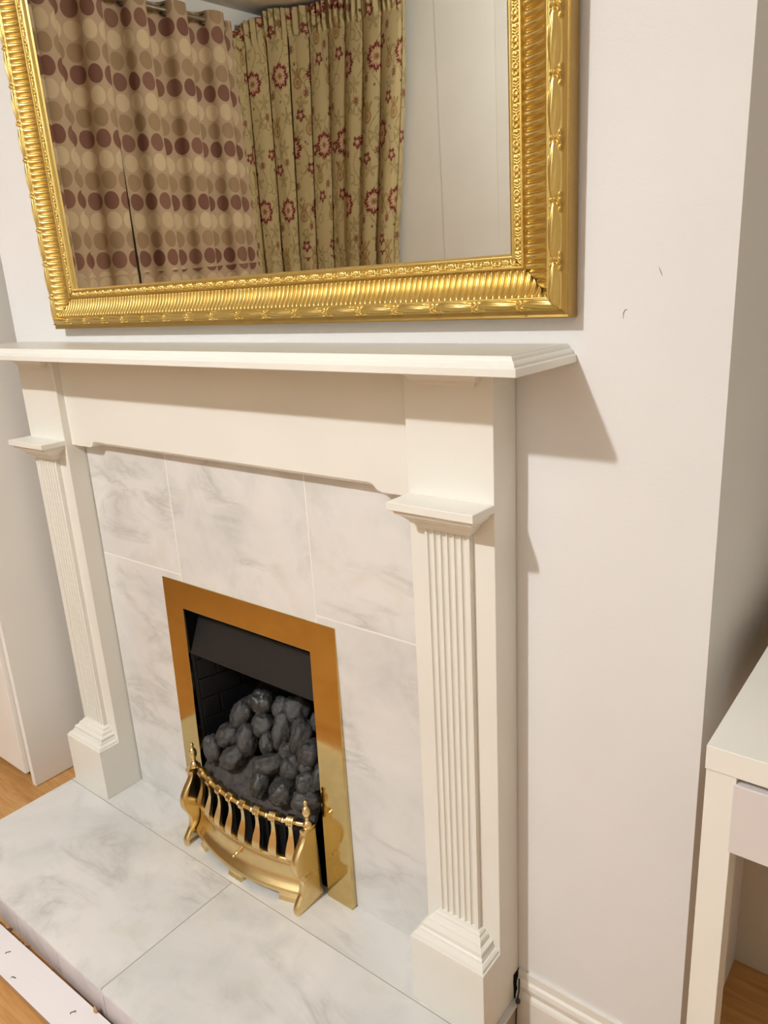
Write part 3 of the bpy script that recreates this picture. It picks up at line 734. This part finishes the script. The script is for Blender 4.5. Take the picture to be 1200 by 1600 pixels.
# ------------------------------------------------------------------ loose white board lying on the floor before the hearth
bd = thing('loose_board', 'long loose white-faced board lying on the wood floor along the hearth front', 'board', (-.1, -.4685, HZ))
bd.rotation_euler = (0, 0, math.radians(1.05))
o = B().box(-.55, .33, -.0315, .0315, .0005, .0165, .0004).obj('board_core', M['mdf'], bd)
o = B().box(-.55, .33, -.0318, .0312, .0165, .0176, .0003).obj('white_face', M['board'], bd)

# debris along the hearth foot
rn = random.Random(11)
db = B()
for i in range(34):
    x = -.40+rn.random()*.6; y = -.4340-rn.random()*.0035; r = .0005+rn.random()**3*.0022
    db.box(x-r*1.6, x+r*1.6, y-r, y+r, HZ, HZ+.006+rn.random()*.008)
tag(db.obj('debris', M['mdf']), 'brown crumbs and grit in the gap between hearth and loose board', 'debris', kind='stuff')
B_ = B(); bmesh.ops.create_icosphere(B_.bm, subdivisions=2, radius=1, matrix=Matrix.Translation((-.0125, -.4375, HZ+.018)) @ Matrix.Diagonal((.006, .0035, .012, 1)))
tag(B_.obj('chip', M['mdf'], smooth=True), 'brown oval chip stuck in the gap beside the slip tiles', 'chip')

# cable and dark plug by the surround foot
cbz = thing('cable', 'thin black cable end with dark plug poking out beside the right plinth', 'cable', (.622, -.03, HZ))
P(B().tube([(.6165, -.010, .040), (.6200, -.018, .022), (.6185, -.022, .004), (.6190, -.026, -.02), (.6200, -.03, -.06)], .0013, 8).obj('cord', M['rubber'], cbz, smooth=True))
pb = B(); bmesh.ops.create_icosphere(pb.bm, subdivisions=3, radius=1, matrix=Matrix.Translation((.6215, -.0245, .008)) @ Matrix.Diagonal((.0042, .0042, .0062, 1)))
P(pb.obj('plug', M['rubber'], cbz, smooth=True))

# ------------------------------------------------------------------ curtains behind the camera (seen in the mirror)
CX = -2.59
zs = np.r_[np.linspace(.0, 2.45, 60), np.linspace(2.47, 2.612, 10)]
def fold_x(y, z):
    f = (2.612-z)/2.6
    ph_ = 2*np.pi*(y+2.447+.02*f*np.sin(3*y))/.262
    return .052*(1-.15*f)*np.cos(ph_)+.010*f*np.sin(2.3*ph_+1.3)+.016*f*np.sin(ph_*.37+2*z)+.008*f*np.sin(ph_*1.6-1.5*z+.8)
def spotted_leaf(name, label, ya, yb, lean_):
    ys = np.arange(ya, yb, .006); Yg, Zg = np.meshgrid(ys, zs, indexing='ij'); f = (2.612-Zg)/2.6
    Xg = CX+fold_x(Yg, Zg)
    Yo = Yg+.016*np.sin(4*np.pi*(Yg+2.447)/.262)+.02*f*np.sin(Yg*7)+lean_*f*np.clip((Yg+2.55)/.6, 0, 1)
    mid = 30; arc = np.r_[0, np.cumsum(np.hypot(np.diff(Xg[:, mid]), np.diff(Yo[:, mid])))]
    UV = np.stack([np.repeat(arc[:, None]+.031, len(zs), 1), Zg], -1)
    cur = thing('spotted_curtain', label, 'curtain', (CX, (ya+yb)/2, 0))
    o = grid_mesh('fabric', np.stack([Xg, Yo, Zg], -1), len(ys), len(zs), M['dots'], cur, uv=UV); local(o)
    for i in range(16):
        y = -2.447+.131*i+.0655
        if not (ya+.02 < y < yb-.02): continue
        r = B(); rings = []; R0, R1 = .027, .0055
        for a_ in range(24):
            aa = 2*math.pi*a_/24; rings.append([((R0+R1*math.cos(t))*math.cos(aa), R1*.6*math.sin(t), (R0+R1*math.cos(t))*math.sin(aa)) for t in np.linspace(0, 2*math.pi, 8, endpoint=False)])
        rings.append(rings[0]); r.loft(rings, cap=False)
        r.bm.transform(Matrix.Translation((CX, y, 2.570)) @ Matrix.Rotation(math.radians(38 if i % 2 else -38), 4, 'Z'))
        P(r.obj('eyelet', M['eyelet'], cur, smooth=True))
spotted_leaf('a', 'brown spotted eyelet curtain mirrored beside the floral curtain', -2.605, -1.765, .06)
spotted_leaf('b', 'brown spotted eyelet curtain mirrored at the left edge, away from the floral one', -1.750, -.45, .085)
pole = thing('curtain_pole', 'steel curtain pole threaded through the spotted eyelet curtains', 'curtain pole', (CX, -1.5, 2.57))
P(B().tube([(CX, -2.53, 2.57), (CX, -.40, 2.57)], .0125, 14).obj('rod', M['pole'], pole, smooth=True))
for y in (-2.515, -.42):
    P(B().tube([(X0+.001, y, 2.57), (CX, y, 2.57)], .008, 10).obj('bracket', M['pole'], pole, smooth=True))

# floral curtain: pattern computed in fabric coordinates and stored as a colour attribute
def floral_colors(U, Z):
    base = np.array([.50, .395, .205]); c = np.ones(U.shape+(3,))*base
    def put(mask, col, a=1.0):
        m = (mask*a)[..., None]; c[:] = c*(1-m)+np.array(col)*m
    PX, PZ = .42, .76
    def polar(cx, cz, flip=0):
        du = (U-cx+PX/2) % PX-PX/2; dz = (Z-cz+PZ/2) % PZ-PZ/2
        return np.hypot(du, dz), np.arctan2(dz, du), du, dz
    olive, red, tan, pale, dk_ = (.22, .165, .06), (.16, .018, .016), (.29, .175, .055), (.60, .40, .25), (.04, .02, .015)
    # mottled leaves
    for i, (cx, cz) in enumerate([(.05, .10), (.16, .33), (.30, .07), (.36, .42), (.10, .55), (.24, .66), (.02, .70), (.33, .24), (.20, .50), (.40, .60)]):
        for k_ in range(5):
            a_ = i*1.3+k_*1.25; r, t, du, dz = polar(cx+.028*math.cos(a_), cz+.028*math.sin(a_))
            e1 = du*math.cos(a_)+dz*math.sin(a_); e2 = -du*math.sin(a_)+dz*math.cos(a_)
            q = (e1/.023)**2+(e2/.009)**2
            put((q < 1).astype(float), olive, .45); put(((q < 1) & (q > .5)).astype(float), olive, .4)
    # vines
    for ph_, am, x0_ in ((0, .05, .07), (2.1, .06, .22), (4.0, .045, .36)):
        xv = x0_+am*np.sin(2*np.pi*Z/PZ*2+ph_)
        du = (U-xv+PX/2) % PX-PX/2; put((np.abs(du) < .0032).astype(float), olive, .75)
        for k_ in range(4):
            cz = PZ/4*k_+ph_*.05; cx = x0_+am*math.sin(2*math.pi*cz/PZ*2+ph_)+.024*(-1)**k_
            r, t, _, _ = polar(cx, cz); put(((np.abs(r-.026) < .003) & (np.cos(t+k_) > -.5)).astype(float), olive, .75)
    # buds in tan
    for cx, cz in ((.10, .24), (.30, .52), (.22, .02)):
        r, t, du, dz = polar(cx, cz); e = np.hypot(du/.033, dz/.038); put((e < 1).astype(float), tan, .85)
        put(((np.abs(e-.55) < .1)).astype(float), pale, .7)
        for s in (-1, 0, 1): put(((np.abs(du-s*(.012+.5*(dz-.035))) < .008) & (dz > .030) & (dz < .075)).astype(float), tan, .8)
    # large flowers with jagged red rims
    for cx, cz, R0_ in ((.15, .42, .078), (.36, .06, .074)):
        r, t, du, dz = polar(cx, cz)
        pet = R0_*(.78+.22*np.abs(np.cos(4*t)))*(1+.09*np.cos(28*t))
        put((r < pet).astype(float), red, 1); put((r < pet*(.68+.10*np.cos(16*t+1))).astype(float), pale, .9)
        put(((r < pet*.8) & (np.abs(np.sin(4*t)) < .16) & (r > .026)).astype(float), red, .55)
        put((r < .020).astype(float), tan, .9); put((r < .008).astype(float), red, .6)
    # small red flowers and stars
    for cx, cz in ((.30, .30), (.05, .40), (.23, .60), (.12, .13)):
        r, t, du, dz = polar(cx, cz); pet = .037*(.55+.45*np.abs(np.cos(2.5*t+.6)))
        put((r < pet).astype(float), red, .95); put((r < pet*.45).astype(float), pale, .8)
    for cx, cz in ((.38, .34), (.18, .20), (.04, .62), (.28, .72)):
        r, t, du, dz = polar(cx, cz); pet = .026*(.3+.7*np.abs(np.cos(4*t)))
        put((r < pet).astype(float), red, .8); put((r < .005).astype(float), tan, 1)
    for cx, cz in ((.07, .31), (.085, .30), (.26, .45), (.275, .437), (.35, .68), (.20, .12)):
        r, *_ = polar(cx, cz); put((r < .0065).astype(float), dk_, .9)
    return c
def floral():
    n_pl = 9; L = 3.0
    us = np.arange(0, L, .0042); zz = np.r_[np.arange(.0, 1.15, .02), np.arange(1.15, 2.700, .0050)]
    U, Z = np.meshgrid(us, zz, indexing='ij')
    rr_ = np.random.RandomState(4)
    # panels: fabric length -> plan position; each panel broad and slightly bowed, then a narrow deep fold
    t = U/L*n_pl; f = (2.63-Z)/2.6
    jit = .14*np.sin(t*1.7+1)+.06*np.sin(t*3.1+2+1.2*f)
    tt = t+jit*.6; fr = tt % 1.0; 
    open_ = .50
    s = np.where(fr < open_, fr/open_*.93, .93+.07*(fr-open_)/(1-open_))
    plan = (np.floor(tt)+s)/n_pl
    dep = np.where(fr < open_, .020*np.sin(np.pi*fr/open_), -.085*np.sin(np.pi*(fr-open_)/(1-open_))**1.2)
    dep = dep*(.45+.55*np.clip(f*6, 0, 1))+.012*np.sin(t*5.3+3*f)*np.clip(f*3, 0, 1)
    xr_ = -1.70-.19*np.clip(f/.52, 0, 1.6)**1.1; xl_ = -2.90-.10*np.clip(f*4, 0, 1)-.03*f
    # plan of the rail: cuts across the corner, then runs along the back wall
    px = np.array([-2.668, -2.655, -2.58, -2.46, -2.30, -1.70]); py = np.array([-2.600, -2.72, -2.85, -2.96, -3.02, -3.02])
    pl_ = np.r_[0, np.cumsum(np.hypot(np.diff(px), np.diff(py)))]; tot = pl_[-1]
    al = plan*(tot-.19*np.clip(f/.52, 0, 1.6)**1.1)
    X = np.interp(al, pl_, px); Y = np.interp(al, pl_, py)
    tx = np.interp(al+.02, pl_, px)-np.interp(al-.02, pl_, px); tyy = np.interp(al+.02, pl_, py)-np.interp(al-.02, pl_, py)
    ln = np.hypot(tx, tyy)+1e-9; nx, ny = -tyy/ln, tx/ln
    X = X+nx*dep; Y = Y+ny*dep+.010*f*np.sin(t*2.2)
    # gathered heading: fine pleats
    hd = np.clip((Z-2.54)/.05, 0, 1); Y = Y+hd*.012*np.sin(U*2*np.pi/.055)+.0*hd
    # inner end turns out from the wall corner
    col = floral_colors(U, Z)
    ztop = 2.56+.14*np.clip(U/.75, 0, 1)**.8; zk = np.clip((Z-1.6)/1.1, 0, 1); Z = Z-(2.70-ztop)*zk
    cur = thing('floral_curtain', 'gold pleated curtain with dark red flowers and vines in the mirror', 'curtain', (-2.3, -3.0, 0))
    o = grid_mesh('fabric', np.stack([X, Y, Z], -1), len(us), len(zz), M['floral'], cur, col=col); local(o)
    for k_ in range(n_pl):
        u0 = (k_+.5)/n_pl*L; i = int(u0/.0042); j = int(np.argmin(abs(zz-2.545)))
        p = Vector((X[i, j], Y[i, j]+.006, Z[i, j]))
        b_ = B(); bmesh.ops.create_icosphere(b_.bm, subdivisions=2, radius=1, matrix=Matrix.Translation(p) @ Matrix.Diagonal((.009, .007, .012, 1)))
        P(b_.obj('pleat_tack', M['floral_plain'], cur, smooth=True))
    return cur
M['floral_plain'] = m_paint('gold_fabric_plain', (.50, .395, .205), .8, .03, .2, 300, .2)
floral()
rl = thing('curtain_rail', 'white curtain rail carrying the floral curtain', 'curtain rail', (-2.3, -3.06, 2.6))
P(B().box(-2.70, -1.66, -3.085, -3.065, 2.640, 2.665, .002).obj('rail', M['holder'], rl))
for x in (-2.6, -2.15, -1.75): P(B().box(x-.01, x+.01, Y0+.0035, -3.085, 2.645, 2.660).obj('bracket', M['holder'], rl))

# ------------------------------------------------------------------ ceiling lamp holder over the light
lp = thing('ceiling_lamp', 'white ceiling lamp holder with bare bulb, hanging from the ceiling', 'lamp', (LIGHT_POS.x, LIGHT_POS.y, CEIL))
P(B().lathe([(0, 0), (.045, 0), (.043, -.012), (.02, -.02), (.016, -.032), (0, -.032)], (LIGHT_POS.x, LIGHT_POS.y, CEIL-.0002), 24).obj('lamp_holder', M['holder'], lp, smooth=True))

# ------------------------------------------------------------------ small marks
breast = bpy.data.objects['wall_chimney_breast']
def onwall(pts, r): return B().tube([(x, -.0003, z) for x, z in pts], r, 6).obj('scuff', M['scuff'], breast, smooth=True)
M['scuff'] = m_paint('grey_scuff', (.30, .27, .24), .8, .02, .1, 80, .2)
onwall([(.7535, 1.1270), (.7535, 1.1335), (.7560, 1.1375), (.7585, 1.1372)], [.0002, .0005, .0006, .0002])
onwall([(.7975, 1.1735), (.7955, 1.178), (.7932, 1.1835)], [.0002, .0005, .0002])
for x, y, a in ((-.277, -.4663, .9), (-.2094, -.4900, .2), (-.0461, -.4655, 1.1)):
    st = B().box(-.0045, .0045, -.0005, .0005, 0, .0006).box(-.0045, -.0035, -.0022, .0005, 0, .0006).obj('staple', M['rubber'], bd)
    st.location = Vector((x+.1, y+.4685+.0018, .0176)); st.scale = (1.1, 1.6, 1); st.rotation_euler = (0, 0, a)
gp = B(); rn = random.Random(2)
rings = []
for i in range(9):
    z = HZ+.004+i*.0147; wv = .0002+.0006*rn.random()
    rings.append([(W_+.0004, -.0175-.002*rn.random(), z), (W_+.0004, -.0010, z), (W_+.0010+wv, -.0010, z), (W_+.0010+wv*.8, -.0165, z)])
struct(gp.loft(rings).obj('leg_gap_shade', M['soot_shade']))  # dark filler added as the shade in the crack between leg and skirting
